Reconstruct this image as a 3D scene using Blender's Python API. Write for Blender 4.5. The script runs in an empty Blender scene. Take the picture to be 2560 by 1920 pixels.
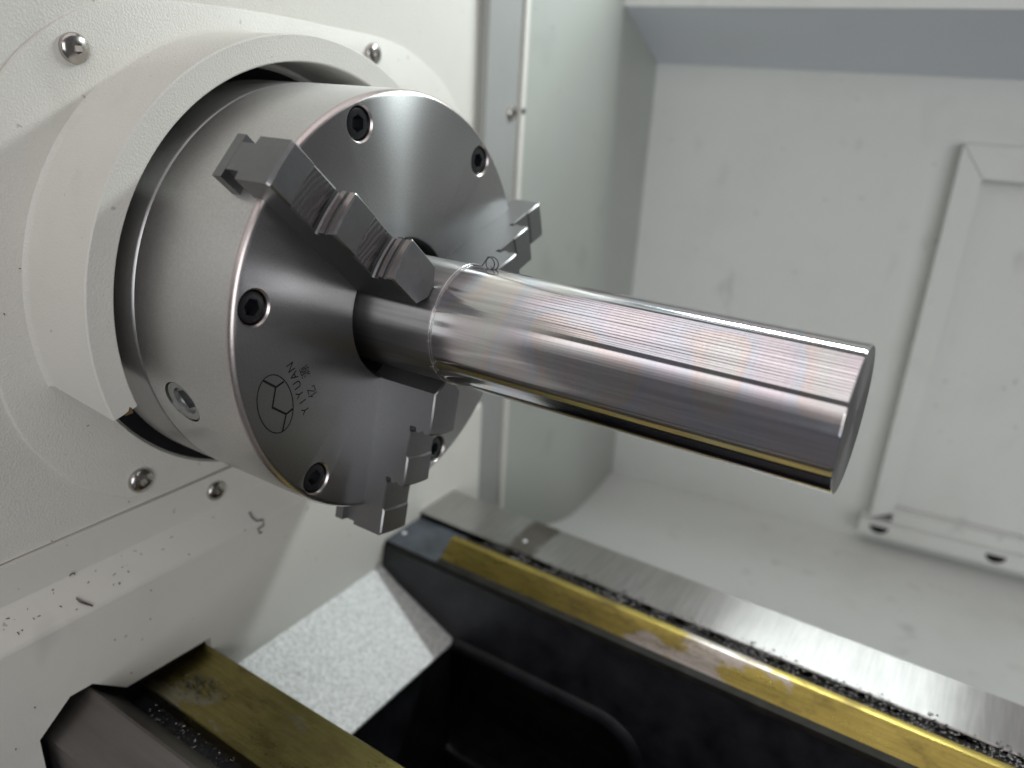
import bpy, bmesh, math, random
from mathutils import Vector, Matrix

S = 0.001                       # everything below is written in millimetres
random.seed(7)
scene = bpy.context.scene
COL = scene.collection

# ------------------------------------------------------------------ camera
cam_d = bpy.data.cameras.new('camera')
cam = bpy.data.objects.new('camera', cam_d)
COL.objects.link(cam)
RIGHT = Vector((0.83944199, 0.54090334, 0.05254245))
DOWN = Vector((0.23637393, -0.27634698, -0.93153621))
FWD = Vector((-0.4893511, 0.79439028, -0.35983271))
CAM = Vector((234.67, -276.98, 102.99))
m = Matrix.Identity(4)
for i in range(3):
    m[i][0] = RIGHT[i]; m[i][1] = -DOWN[i]; m[i][2] = -FWD[i]; m[i][3] = CAM[i] * S
cam.matrix_world = m
cam_d.sensor_width = 36.0
cam_d.lens = 1920.2 / 2560 * 36.0
cam_d.clip_start = 0.01
cam_d.clip_end = 60.0
cam_d.dof.use_dof = True
cam_d.dof.focus_distance = 0.325
cam_d.dof.aperture_fstop = 5.2
scene.camera = cam

# ------------------------------------------------------------------ world and lamps
world = bpy.data.worlds.new('World')
scene.world = world
world.use_nodes = True
bg = world.node_tree.nodes['Background']
bg.inputs['Color'].default_value = (0.98, 0.96, 1.0, 1)
bg.inputs['Strength'].default_value = 0.10

def area(name, loc, target, sx, sy, radiance, color=(1, 1, 1), up=(1, 0, 0), spread=180):
    ld = bpy.data.lights.new(name, 'AREA')
    ld.shape = 'RECTANGLE'
    ld.size = sx * S; ld.size_y = sy * S
    ld.energy = radiance * math.pi * ld.size * ld.size_y
    ld.color = color
    ld.spread = math.radians(spread)
    o = bpy.data.objects.new(name, ld)
    COL.objects.link(o)
    z = (Vector(loc) - Vector(target)).normalized()
    x = Vector(up); x = (x - z * x.dot(z)).normalized()
    y = z.cross(x)
    mm = Matrix.Identity(4)
    for i in range(3):
        mm[i][0] = x[i]; mm[i][1] = y[i]; mm[i][2] = z[i]; mm[i][3] = loc[i] * S
    o.matrix_world = mm
    return o

# machine work lamp: a long tube lamp high at the back of the enclosure
area('work_lamp', (178, 405, 372), (60, 0, -70), 285, 34, 79.0, (0.91, 1.0, 1.0))
# hall ceiling: rows of light panels three metres up, a beam between the last row and the front wall
H = 3000
y0 = 1900.0
for k in range(16):
    yc = y0 - k * 330 + random.uniform(-22, 22)
    area('hall_ceiling_light', (350, yc, H), (350, yc, 0), 3300, random.uniform(215, 268), 1.25, (1.0, 0.94, 0.94))
# long window band of the front wall, dimmer towards the floor
for zc, h, rad in ((3260, 560, 1.2), (2760, 440, 1.0), (2320, 440, 0.62), (1880, 440, 0.36), (1440, 440, 0.18), (1000, 440, 0.10)):
    area('hall_front_window', (-2000, -5000, zc), (-2000, 0, zc), 14000, h, rad, (1.0, 0.935, 0.945))
area('side_fill_light', (3700, -4000, 700), (0, 200, 0), 3400, 3200, 2.8, (0.96, 0.975, 1.0), up=(0.74, 0.67, 0))  # added fill light from the front right, no window known there

scene.view_settings.view_transform = 'Standard'
scene.view_settings.look = 'None'
scene.view_settings.exposure = 0.0
scene.view_settings.gamma = 1.0
scene.view_settings.use_curve_mapping = False
scene.render.engine = 'CYCLES'
scene.cycles.max_bounces = 5
scene.cycles.diffuse_bounces = 3
scene.cycles.glossy_bounces = 4
scene.cycles.caustics_reflective = True
scene.cycles.sample_clamp_indirect = 3.0
scene.cycles.caustics_refractive = False
scene.cycles.adaptive_threshold = 0.02
scene.cycles.use_denoising = True

# ------------------------------------------------------------------ materials
class NT:
    def __init__(s, name):
        s.m = bpy.data.materials.new(name); s.m.use_nodes = True
        s.t = s.m.node_tree; s.b = s.t.nodes['Principled BSDF']
    def n(s, typ, **kw):
        nd = s.t.nodes.new(typ)
        for k, v in kw.items():
            if k in nd.inputs.keys(): nd.inputs[k].default_value = v
            else: setattr(nd, k, v)
        return nd
    def l(s, a, b): s.t.links.new(a, b)
    def coord(s, scale=(1, 1, 1)):
        tc = s.n('ShaderNodeTexCoord'); mp = s.n('ShaderNodeMapping')
        mp.inputs['Scale'].default_value = scale
        s.l(tc.outputs['Object'], mp.inputs['Vector'])
        return mp.outputs['Vector']
    def noise(s, vec, scale, detail=3, rough=0.5):
        nd = s.n('ShaderNodeTexNoise'); nd.inputs['Scale'].default_value = scale
        nd.inputs['Detail'].default_value = detail; nd.inputs['Roughness'].default_value = rough
        s.l(vec, nd.inputs['Vector']); return nd
    def ramp(s, fac, stops):
        r = s.n('ShaderNodeValToRGB'); e = r.color_ramp.elements
        while len(e) < len(stops): e.new(0.5)
        for i, (p, c) in enumerate(stops):
            e[i].position = p
            e[i].color = (c, c, c, 1) if isinstance(c, (int, float)) else (*c, 1)
        s.l(fac, r.inputs['Fac']); return r.outputs['Color']
    def mix(s, fac, a, b, mode='MIX'):
        nd = s.n('ShaderNodeMix', data_type='RGBA', blend_type=mode)
        for sock, v in ((nd.inputs[0], fac), (nd.inputs[6], a), (nd.inputs[7], b)):
            if hasattr(v, 'links') or hasattr(v, 'is_linked'): s.l(v, sock)
            elif isinstance(v, (int, float)): sock.default_value = v
            else: sock.default_value = (*v, 1)
        return nd.outputs[2]
    def bump(s, h, strength, dist, prev=None):
        b = s.n('ShaderNodeBump'); b.inputs['Strength'].default_value = strength
        b.inputs['Distance'].default_value = dist
        s.l(h, b.inputs['Height'])
        if prev is not None: s.l(prev, b.inputs['Normal'])
        return b.outputs['Normal']
    def set(s, **kw):
        names = {'base': 'Base Color', 'rough': 'Roughness', 'metal': 'Metallic', 'normal': 'Normal',
                 'aniso': 'Anisotropic', 'arot': 'Anisotropic Rotation', 'tan': 'Tangent',
                 'spec': 'Specular IOR Level', 'coat': 'Coat Weight', 'crough': 'Coat Roughness'}
        for k, v in kw.items():
            i = s.b.inputs[names[k]]
            if hasattr(v, 'is_linked'): s.l(v, i)
            elif isinstance(v, (int, float)): i.default_value = v
            else: i.default_value = (*v, 1)
        return s.m

def mat_paint(name, col, peel=1.0, dirt=0.25, rough=0.42, scale=1050, blot=0.0):
    t = NT(name); v = t.coord()
    big = t.noise(v, 14, 4, 0.6); fine = t.noise(v, scale, 2, 0.5); speck = t.noise(v, 170, 2, 0.5)
    d = t.ramp(big.outputs['Fac'], [(0.50, 0.0), (0.78, 1.0)])
    sp = t.ramp(speck.outputs['Fac'], [(0.735, 0.0), (0.76, 1.0)])
    dcol = tuple(c * k for c, k in zip(col, (0.80, 0.79, 0.77)))
    mp = t.n('ShaderNodeMath', operation='MULTIPLY'); t.l(d, mp.inputs[0]); mp.inputs[1].default_value = dirt
    base = t.mix(mp.outputs[0], col, dcol)
    ms = t.n('ShaderNodeMath', operation='MULTIPLY'); t.l(sp, ms.inputs[0]); ms.inputs[1].default_value = 0.55 * min(1, dirt * 2)
    base = t.mix(ms.outputs[0], base, (0.16, 0.15, 0.14))
    if blot:      # dried coolant smudges
        sm = t.noise(t.coord((1, 1, 0.55)), 38, 2, 0.5); wd = t.noise(v, 9, 2, 0.5)
        a1 = t.ramp(sm.outputs['Fac'], [(0.60, 0.0), (0.72, 1.0)]); a2 = t.ramp(wd.outputs['Fac'], [(0.45, 0.0), (0.65, blot)])
        mm_ = t.n('ShaderNodeMath', operation='MULTIPLY'); t.l(a1, mm_.inputs[0]); t.l(a2, mm_.inputs[1])
        base = t.mix(mm_.outputs[0], base, tuple(c * 0.62 for c in col))
    rr = t.n('ShaderNodeMapRange'); t.l(big.outputs['Fac'], rr.inputs[0])
    rr.inputs[3].default_value = rough - 0.06; rr.inputs[4].default_value = rough + 0.1
    nrm = t.bump(fine.outputs['Fac'], 0.40 * peel, 0.0007)
    return t.set(base=base, rough=rr.outputs[0], normal=nrm, spec=0.5)

def mat_steel(name, col, rough, aniso=0.0, arot=0.25, axis='X', tangent=None, mottle=0.12, grain=(1, 1, 1), gscale=260, bump=0.0):
    t = NT(name); v = t.coord(grain)
    g = t.noise(v, gscale, 4, 0.6); b = t.noise(t.coord(), 30, 3, 0.55)
    c1 = tuple(c * (1 - mottle) for c in col); c2 = tuple(min(1, c * (1 + mottle)) for c in col)
    base = t.mix(t.ramp(g.outputs['Fac'], [(0.25, 0.0), (0.75, 1.0)]), c1, c2)
    base = t.mix(t.ramp(b.outputs['Fac'], [(0.3, 0.0), (0.7, 0.35)]), base, tuple(c * 0.82 for c in col))
    rr = t.n('ShaderNodeMapRange'); t.l(g.outputs['Fac'], rr.inputs[0])
    rr.inputs[3].default_value = rough * 0.85; rr.inputs[4].default_value = rough * 1.18
    kw = dict(base=base, rough=rr.outputs[0], metal=1.0)
    if aniso:
        if tangent is None:
            tn = t.n('ShaderNodeTangent', direction_type='RADIAL', axis=axis); kw['tan'] = tn.outputs[0]
            kw['arot'] = arot
        else:
            cx = t.n('ShaderNodeCombineXYZ')
            for i in range(3): cx.inputs[i].default_value = tangent[i]
            kw['tan'] = cx.outputs[0]
        kw['aniso'] = aniso
    if bump: kw['normal'] = t.bump(g.outputs['Fac'], bump, 0.0002)
    return t.set(**kw)

def mat_plain(name, col, rough=0.5, metal=0.0, var=0.2, scale=120, bump=0.0, spec=0.5):
    t = NT(name); v = t.coord(); g = t.noise(v, scale, 4, 0.6)
    base = t.mix(t.ramp(g.outputs['Fac'], [(0.3, 0.0), (0.7, 1.0)]), tuple(c * (1 - var) for c in col), tuple(min(1, c * (1 + var)) for c in col))
    kw = dict(base=base, rough=rough, metal=metal, spec=spec)
    if bump: kw['normal'] = t.bump(g.outputs['Fac'], bump, 0.0006)
    return t.set(**kw)

PAINT = mat_paint('white_orange_peel_paint', (0.715, 0.70, 0.645), dirt=0.35, blot=0.3)
PAINT_S = mat_paint('white_smooth_paint', (0.715, 0.70, 0.645), peel=0.22, dirt=0.4, rough=0.4, blot=0.35)
PAINT_E = mat_paint('grey_white_enclosure_paint', (0.68, 0.70, 0.67), peel=0.12, dirt=0.35, rough=0.38, blot=0.55)
COLP = mat_paint('shaded_column_paint', (0.43, 0.452, 0.418), peel=0.1, dirt=0.3, rough=0.4, blot=0.3)  # enclosure paint darkened, the column's shade put into the colour
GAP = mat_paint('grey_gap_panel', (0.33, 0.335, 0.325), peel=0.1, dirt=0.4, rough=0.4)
PAINT_B = mat_paint('overhang_blue_lit_paint', (0.68, 0.715, 0.77), peel=0.1, dirt=0.1, rough=0.4)  # enclosure paint tinted blue to carry the bluish light on the overhang
FACE = mat_steel('chuck_face_steel', (0.44, 0.442, 0.442), 0.30, aniso=0.9, mottle=0.14, gscale=1100, bump=0.12)
SIDE = mat_steel('chuck_side_lit_steel', (0.68, 0.67, 0.66), 0.33, aniso=0.7, mottle=0.12, gscale=900, bump=0.06)  # same steel as the face, lightened for the brighter hall it mirrors
JAW = mat_steel('ground_jaw_steel', (0.245, 0.245, 0.25), 0.44, mottle=0.08, gscale=500)
BEVEL = mat_steel('jaw_bevel_glint_steel', (0.34, 0.34, 0.34), 0.36, mottle=0.1, gscale=700)  # jaw steel lightened, a highlight put into the bevel colour
EDGE = mat_steel('bright_edge_steel', (0.62, 0.56, 0.54), 0.30, mottle=0.1, gscale=900)
BACKST = mat_steel('back_plate_steel', (0.46, 0.46, 0.46), 0.36, aniso=0.6, mottle=0.08, gscale=500)
SCREW = mat_steel('stainless_screw', (0.50, 0.48, 0.45), 0.22, mottle=0.12, gscale=300)
SOCKET = mat_steel('socket_steel', (0.42, 0.43, 0.43), 0.30, mottle=0.15, gscale=400)
BOLT = mat_plain('black_oxide', (0.012, 0.013, 0.015), 0.32, 0.0, 0.3, 400, spec=0.5)
ENGRAVE = mat_plain('laser_engraving', (0.017, 0.017, 0.016), 0.75, 0.0, 0.3, 600, spec=0.2)
BLACK = mat_plain('black_gap', (0.008, 0.008, 0.01), 0.6, 0.0, 0.2, 100, spec=0.2)
CAST = mat_plain('black_casting_paint', (0.016, 0.0165, 0.020), 0.36, 0.0, 0.5, 60, bump=0.25, spec=0.4)
LEDGE = mat_plain('oily_dark_casting', (0.016, 0.015, 0.013), 0.6, 0.0, 0.5, 80, bump=0.2, spec=0.2)
BLUED = mat_plain('oiled_blue_grey_casting', (0.055, 0.065, 0.08), 0.33, 0.0, 0.45, 55, spec=0.5)
CHIP_D = mat_plain('dark_chip', (0.09, 0.09, 0.09), 0.32, 0.9, 0.3, 500)
CHIP_L = mat_steel('bright_chip', (0.75, 0.75, 0.75), 0.25, mottle=0.1)
RUST = mat_plain('rust', (0.15, 0.095, 0.04), 0.7, 0.0, 0.5, 500, spec=0.2)
DROP = mat_plain('white_droplet', (0.75, 0.75, 0.78), 0.15, 0.0, 0.1, 100, spec=0.6)
VEE = mat_steel('vee_way_steel', (0.22, 0.205, 0.195), 0.42, mottle=0.18, gscale=120, grain=(0.12, 1, 1))

def mat_shaft(name, col, rough, aniso, colour):
    t = NT(name); v = t.coord()
    sep = t.n('ShaderNodeSeparateXYZ'); t.l(v, sep.inputs[0])
    at = t.n('ShaderNodeMath', operation='ARCTAN2'); t.l(sep.outputs[2], at.inputs[0]); t.l(sep.outputs[1], at.inputs[1])
    cmb = t.n('ShaderNodeCombineXYZ')
    mx = t.n('ShaderNodeMath', operation='MULTIPLY'); t.l(sep.outputs[0], mx.inputs[0]); mx.inputs[1].default_value = 1.0
    ma = t.n('ShaderNodeMath', operation='MULTIPLY'); t.l(at.outputs[0], ma.inputs[0]); ma.inputs[1].default_value = 0.0277
    t.l(mx.outputs[0], cmb.inputs[0]); t.l(ma.outputs[0], cmb.inputs[1])
    surf = cmb.outputs[0]
    # turning marks: bands round the bar
    tm = t.n('ShaderNodeMapping'); t.l(surf, tm.inputs['Vector']); tm.inputs['Scale'].default_value = (1, 0.02, 1)
    turn = t.noise(tm.outputs[0], 1500, 3, 0.7)
    # lengthwise micro facets left by the tool chatter, also used for painted streaks
    tl = t.n('ShaderNodeMapping'); t.l(surf, tl.inputs['Vector']); tl.inputs['Scale'].default_value = (0.015, 1, 1)
    lng = t.noise(tl.outputs[0], 900, 3, 0.6)
    # pastel diffraction tint of the fine grooves
    dm = t.n('ShaderNodeMapping'); t.l(surf, dm.inputs['Vector']); dm.inputs['Scale'].default_value = (1, 1.6, 1)
    dm.inputs['Rotation'].default_value = (0, 0, 0.5)
    dn = t.noise(dm.outputs[0], 26, 1, 0.4)
    tint = t.ramp(dn.outputs['Fac'], [(0.30, (1.0, 0.92, 0.88)), (0.43, (0.96, 0.90, 0.98)), (0.49, (0.84, 0.90, 1.0)), (0.53, (1.0, 0.88, 0.82)), (0.60, (0.93, 0.97, 0.93)), (0.72, (1.0, 0.91, 0.95))])
    dark = tuple(c * 0.90 for c in col)
    base = t.mix(t.ramp(turn.outputs['Fac'], [(0.3, 0.0), (0.7, 1.0)]), dark, col)
    base = t.mix(t.ramp(lng.outputs['Fac'], [(0.36, 0.55), (0.56, 0.0)]), base, tuple(c * 0.62 for c in col))  # dark streaks in the colour stand in for uneven reflections
    base = t.mix(colour, base, t.mix(1.0, base, tint, 'MULTIPLY'))
    rr = t.n('ShaderNodeMapRange'); t.l(turn.outputs['Fac'], rr.inputs[0])
    rr.inputs[3].default_value = rough * 0.85; rr.inputs[4].default_value = rough * 1.15
    tn = t.n('ShaderNodeTangent', direction_type='RADIAL', axis='X')
    nrm = t.bump(lng.outputs['Fac'], 0.017, 0.0002)
    return t.set(base=base, rough=rr.outputs[0], metal=1.0, aniso=aniso, arot=0.25, tan=tn.outputs[0], normal=nrm)
SHAFT = mat_shaft('fresh_turned_steel', (0.82, 0.81, 0.815), 0.105, 1.0, 0.7)
BARE = mat_shaft('drawn_bar_steel', (0.50, 0.49, 0.485), 0.30, 0.8, 0.0)
ENDF = mat_steel('faced_end_steel', (0.17, 0.175, 0.175), 0.42, aniso=0.6, mottle=0.2, gscale=500)

def mat_gold(name, steel, oil, thr, rough, seed, worn=None):
    t = NT(name); v = t.coord()
    mp = t.n('ShaderNodeMapping'); t.l(v, mp.inputs['Vector']); mp.inputs['Location'].default_value = (seed, seed * 2, 0)
    mp.inputs['Scale'].default_value = (0.6, 1.2, 1.2)
    b = t.noise(mp.outputs[0], 34, 5, 0.62); g = t.noise(v, 900, 3, 0.6)
    fac = b.outputs['Fac']
    if worn:      # the varnish is rubbed off round one stretch of the way
        sx = t.n('ShaderNodeSeparateXYZ'); t.l(v, sx.inputs[0])
        d1 = t.n('ShaderNodeMath', operation='SUBTRACT'); t.l(sx.outputs[0], d1.inputs[0]); d1.inputs[1].default_value = worn[0]
        d2 = t.n('ShaderNodeMath', operation='DIVIDE'); t.l(d1.outputs[0], d2.inputs[0]); d2.inputs[1].default_value = worn[1]
        d3 = t.n('ShaderNodeMath', operation='ABSOLUTE'); t.l(d2.outputs[0], d3.inputs[0])
        d4 = t.n('ShaderNodeMapRange'); t.l(d3.outputs[0], d4.inputs[0]); d4.inputs[1].default_value = 0.2; d4.inputs[2].default_value = 1.3
        d4.inputs[3].default_value = 0.14; d4.inputs[4].default_value = -0.12
        d5 = t.n('ShaderNodeMath', operation='ADD'); t.l(fac, d5.inputs[0]); t.l(d4.outputs[0], d5.inputs[1]); fac = d5.outputs[0]
    k = t.ramp(fac, [(thr - 0.02, 1.0), (thr + 0.02, 0.0)])
    oil2 = tuple(c * 0.72 for c in oil)
    oc = t.mix(t.ramp(b.outputs['Fac'], [(0.3, 0.0), (0.6, 1.0)]), oil, oil2)
    base = t.mix(k, steel, oc)
    base = t.mix(t.ramp(g.outputs['Fac'], [(0.35, 0.35), (0.6, 0.0)]), base, tuple(c * 0.6 for c in oil))
    st = t.noise(t.coord((0.03, 1, 1)), 700, 3, 0.6)          # sliding scratches along the way
    base = t.mix(t.ramp(st.outputs['Fac'], [(0.35, 0.4), (0.55, 0.0)]), base, tuple(c * 0.45 for c in oil))
    br = t.noise(t.coord((0.5, 1.3, 1.3)), 55, 5, 0.7)        # brown stains in the oil film
    base = t.mix(t.ramp(br.outputs['Fac'], [(0.50, 0.0), (0.66, 0.75)]), base, (0.13, 0.095, 0.04))
    rr = t.n('ShaderNodeMapRange'); t.l(br.outputs['Fac'], rr.inputs[0]); rr.inputs[1].default_value = 0.3; rr.inputs[2].default_value = 0.7
    rr.inputs[3].default_value = rough - 0.14; rr.inputs[4].default_value = rough + 0.12
    return t.set(base=base, rough=rr.outputs[0], metal=1.0, normal=t.bump(g.outputs['Fac'], 0.15, 0.0002))
GOLD_R = mat_gold('oil_varnished_vee_way', (0.46, 0.42, 0.41), (0.46, 0.36, 0.10), 0.60, 0.36, 0.3, (0.155, 0.07))
GOLD_F = mat_gold('oil_varnished_flat_way', (0.36, 0.34, 0.27), (0.40, 0.35, 0.13), 0.60, 0.36, 1.7)

def mat_rail(name):
    t = NT(name); v = t.coord()
    mp = t.n('ShaderNodeMapping'); t.l(v, mp.inputs['Vector']); mp.inputs['Scale'].default_value = (1, 0.06, 1)
    w = t.noise(mp.outputs[0], 520, 3, 0.6); b = t.noise(v, 26, 4, 0.6)
    base = t.mix(t.ramp(w.outputs['Fac'], [(0.3, 0.0), (0.7, 1.0)]), (0.42, 0.41, 0.40), (0.52, 0.505, 0.495))
    # brown oil stain across the way
    sx = t.n('ShaderNodeSeparateXYZ'); t.l(v, sx.inputs[0])
    st = t.noise(t.coord((1, 0.5, 1)), 60, 4, 0.6)
    xa = t.n('ShaderNodeMath', operation='ADD'); t.l(sx.outputs[0], xa.inputs[0]); xa.inputs[1].default_value = 0.001
    xm = t.n('ShaderNodeMath', operation='ABSOLUTE'); t.l(xa.outputs[0], xm.inputs[0])
    xs = t.n('ShaderNodeMath', operation='MULTIPLY_ADD'); t.l(st.outputs['Fac'], xs.inputs[0]); xs.inputs[1].default_value = -0.018; t.l(xm.outputs[0], xs.inputs[2])
    k = t.ramp(xs.outputs[0], [(0.0, 0.85), (0.004, 0.0)])
    base = t.mix(k, base, (0.14, 0.12, 0.09))
    base = t.mix(t.ramp(b.outputs['Fac'], [(0.45, 0.0), (0.75, 0.4)]), base, (0.36, 0.35, 0.33))
    rr = t.n('ShaderNodeMapRange'); t.l(w.outputs['Fac'], rr.inputs[0]); rr.inputs[3].default_value = 0.27; rr.inputs[4].default_value = 0.36
    cx = t.n('ShaderNodeCombineXYZ'); cx.inputs[1].default_value = 1.0
    return t.set(base=base, rough=rr.outputs[0], metal=1.0, aniso=0.97, tan=cx.outputs[0])
RAIL = mat_rail('ground_rail_steel')

def mat_chute(name):
    t = NT(name); v = t.coord(); g = t.noise(v, 420, 3, 0.65); b = t.noise(v, 40, 4, 0.6)
    base = t.mix(t.ramp(g.outputs['Fac'], [(0.35, 0.0), (0.65, 1.0)]), (0.56, 0.57, 0.56), (0.90, 0.91, 0.89))
    base = t.mix(t.ramp(b.outputs['Fac'], [(0.66, 0.0), (0.72, 0.6)]), base, (0.36, 0.36, 0.35))
    return t.set(base=base, rough=0.36, normal=t.bump(g.outputs['Fac'], 0.8, 0.001), spec=0.7)
CHUTE = mat_chute('speckled_white_sheet')

def mat_swirl(name):
    t = NT(name); v = t.coord()
    w = t.n('ShaderNodeTexWave', wave_type='RINGS', rings_direction='X')
    mp = t.n('ShaderNodeMapping'); t.l(v, mp.inputs['Vector']); mp.inputs['Location'].default_value = (0, -0.052, 0.006)
    t.l(mp.outputs[0], w.inputs['Vector'])
    w.inputs['Scale'].default_value = 130; w.inputs['Distortion'].default_value = 5.0; w.inputs['Detail'].default_value = 3
    return t.set(base=(0.30, 0.30, 0.305), rough=0.27, metal=1.0, normal=t.bump(w.outputs['Fac'], 0.2, 0.0004))
SWIRL = mat_swirl('milled_swirl_steel')

# ------------------------------------------------------------------ mesh helpers (mm)
class MB:
    def __init__(s): s.v = []; s.f = []
    def add(s, vs, fs):
        b = len(s.v); s.v += [tuple(p) for p in vs]; s.f += [tuple(b + i for i in q) for q in fs]; return s
    def box(s, x0, x1, y0, y1, z0, z1):
        vs = [(x, y, z) for x in (x0, x1) for y in (y0, y1) for z in (z0, z1)]
        return s.add(vs, [(0, 1, 3, 2), (4, 6, 7, 5), (0, 4, 5, 1), (2, 3, 7, 6), (0, 2, 6, 4), (1, 5, 7, 3)])
    def prism_x(s, prof, x0, x1):
        n = len(prof)
        vs = [(x0, y, z) for y, z in prof] + [(x1, y, z) for y, z in prof]
        fs = [(i, (i + 1) % n, n + (i + 1) % n, n + i) for i in range(n)] + [tuple(range(n))[::-1], tuple(range(n, 2 * n))]
        return s.add(vs, fs)
    def prism_z(s, plan, z0, z1):
        n = len(plan)
        vs = [(x, y, z0) for x, y in plan] + [(x, y, z1) for x, y in plan]
        fs = [(i, (i + 1) % n, n + (i + 1) % n, n + i) for i in range(n)] + [tuple(range(n))[::-1], tuple(range(n, 2 * n))]
        return s.add(vs, fs)
    def prism_y(s, prof, y0, y1):
        n = len(prof)
        vs = [(x, y0, z) for x, z in prof] + [(x, y1, z) for x, z in prof]
        fs = [(i, (i + 1) % n, n + (i + 1) % n, n + i) for i in range(n)] + [tuple(range(n))[::-1], tuple(range(n, 2 * n))]
        return s.add(vs, fs)
    def lathe(s, prof, seg=192, closed=True):
        n = len(prof); vs = []; fs = []
        for k in range(seg):
            a = 2 * math.pi * k / seg; c, d = math.cos(a), math.sin(a)
            vs += [(x, r * c, r * d) for x, r in prof]
        for k in range(seg):
            k2 = (k + 1) % seg
            for i in range(n if closed else n - 1):
                j = (i + 1) % n
                fs.append((k * n + i, k2 * n + i, k2 * n + j, k * n + j))
        return s.add(vs, fs)
    def tube(s, pts, r, seg=8, closed=False):
        pts = [Vector(p) for p in pts]; n = len(pts); rings = []
        for i, p in enumerate(pts):
            a = pts[(i - 1) % n] if closed or i else p; b = pts[(i + 1) % n] if closed or i < n - 1 else p
            t = (b - a).normalized(); ref = Vector((0, 0, 1)) if abs(t.z) < 0.9 else Vector((1, 0, 0))
            u = t.cross(ref).normalized(); w = t.cross(u)
            rr = r(i / max(1, n - 1)) if callable(r) else r
            rings.append([p + (u * math.cos(2 * math.pi * k / seg) + w * math.sin(2 * math.pi * k / seg)) * rr for k in range(seg)])
        vs = [v for q in rings for v in q]; fs = []
        for i in range(n if closed else n - 1):
            j = (i + 1) % n
            for k in range(seg):
                k2 = (k + 1) % seg; fs.append((i * seg + k, i * seg + k2, j * seg + k2, j * seg + k))
        if not closed: fs += [tuple(range(seg))[::-1], tuple(range((n - 1) * seg, n * seg))]
        return s.add(vs, fs)
    def build(s, name, mat, parent=None, smooth=30, origin=None):
        o0 = Vector(origin) if origin is not None else (Vector(parent['_o']) if parent is not None else Vector((0, 0, 0)))
        me = bpy.data.meshes.new(name)
        me.from_pydata([tuple((Vector(p) - o0) * S) for p in s.v], [], s.f)
        bm = bmesh.new(); bm.from_mesh(me)
        bmesh.ops.recalc_face_normals(bm, faces=bm.faces); bm.to_mesh(me); bm.free()
        for p in me.polygons: p.use_smooth = True
        me.set_sharp_from_angle(angle=math.radians(smooth))
        mats = mat if isinstance(mat, (list, tuple)) else [mat]
        for q in mats: me.materials.append(q)
        o = bpy.data.objects.new(name, me); COL.objects.link(o)
        if parent is not None:
            # children of a part keep the coordinates of their thing's root
            o['_o'] = tuple(o0); o.parent = parent
        else:
            o['_o'] = tuple(o0); o.location = o0 * S
        return o

def tag(o, label, cat, group=None, kind=None):
    o['label'] = label; o['category'] = cat
    if group: o['group'] = group
    if kind: o['kind'] = kind
    return o

def thing(name, loc, label, cat, group=None):
    o = bpy.data.objects.new(name, None); COL.objects.link(o)
    o.location = Vector(loc) * S; o['_o'] = tuple(loc); o.empty_display_size = 0.02
    return tag(o, label, cat, group)

def cut(o, cutters):
    """boolean difference with temporary meshes, baked into the object's own mesh"""
    tmp = []
    for mb in cutters:
        c = mb.build('cutter', [], None, origin=o['_o'])
        c.location = o.matrix_basis.translation if o.parent is None else Vector(o['_o']) * S
        tmp.append(c)
    for c in tmp:
        md = o.modifiers.new('cut', 'BOOLEAN'); md.operation = 'DIFFERENCE'; md.object = c; md.solver = 'EXACT'
    bpy.context.view_layer.update()
    dg = bpy.context.evaluated_depsgraph_get()
    me = bpy.data.meshes.new_from_object(o.evaluated_get(dg))
    o.modifiers.clear()
    old = o.data; o.data = me; me.name = old.name
    for c in tmp: bpy.data.objects.remove(c)
    for p in me.polygons: p.use_smooth = True
    me.set_sharp_from_angle(angle=math.radians(30))
    return o

def ring_point(r, a, x): return (x, r * math.cos(math.radians(a)), r * math.sin(math.radians(a)))

# hex / square socket head: rings of points round an axis frame
def socket_head(mb, c, ax, u, w, rings, hole, seg=48):
    """rings: [(r, h)] outside in;  hole: (n_sides, across_radius, top_h, depth)"""
    c, ax, u, w = Vector(c), Vector(ax), Vector(u), Vector(w)
    loops = []
    for r, h in rings:
        loops.append([c + ax * h + (u * math.cos(2 * math.pi * k / seg) + w * math.sin(2 * math.pi * k / seg)) * r for k in range(seg)])
    n, rad, th, dep = hole
    def poly(a):
        step = 2 * math.pi / n; b = (a % step) - step / 2
        return rad * math.cos(step / 2) / math.cos(b)
    for h in (th, th - dep):
        loops.append([c + ax * h + (u * math.cos(2 * math.pi * k / seg) + w * math.sin(2 * math.pi * k / seg)) * poly(2 * math.pi * k / seg) for k in range(seg)])
    vs = [p for q in loops for p in q]; fs = []
    for i in range(len(loops) - 1):
        for k in range(seg):
            k2 = (k + 1) % seg; fs.append((i * seg + k, i * seg + k2, (i + 1) * seg + k2, (i + 1) * seg + k))
    fs.append(tuple(range((len(loops) - 1) * seg, len(loops) * seg)))
    return mb.add(vs, fs)

# ================================================================== headstock
hs = thing('headstock', (-100, 0, -300), 'white painted lathe headstock behind the chuck, with curved guard and bolted plate', 'headstock')
XP = -103.0
# outer casing face, set back behind the bolted plate
MB().box(-140, XP - 2.0, -420, 232, -107, 420).build('casing', PAINT, hs)
# bolted front plate with rounded corners and a round opening for the spindle
outl = [(-138, -107), (-139, -80), (-139, -40), (-139.5, -10), (-139, 20), (-136, 50), (-128, 78), (-116, 98), (-100, 113), (-78, 126), (-55, 130.5), (-30, 132), (20, 131.6), (60, 129), (112, 126), (144, 115), (175, 95), (190, 70), (196, 35), (198, -10), (198, -107)]
outl[0:3] = [(-109, -88), (-119, -76), (-135, -49)]
outl += [(-80, -107)]
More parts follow.
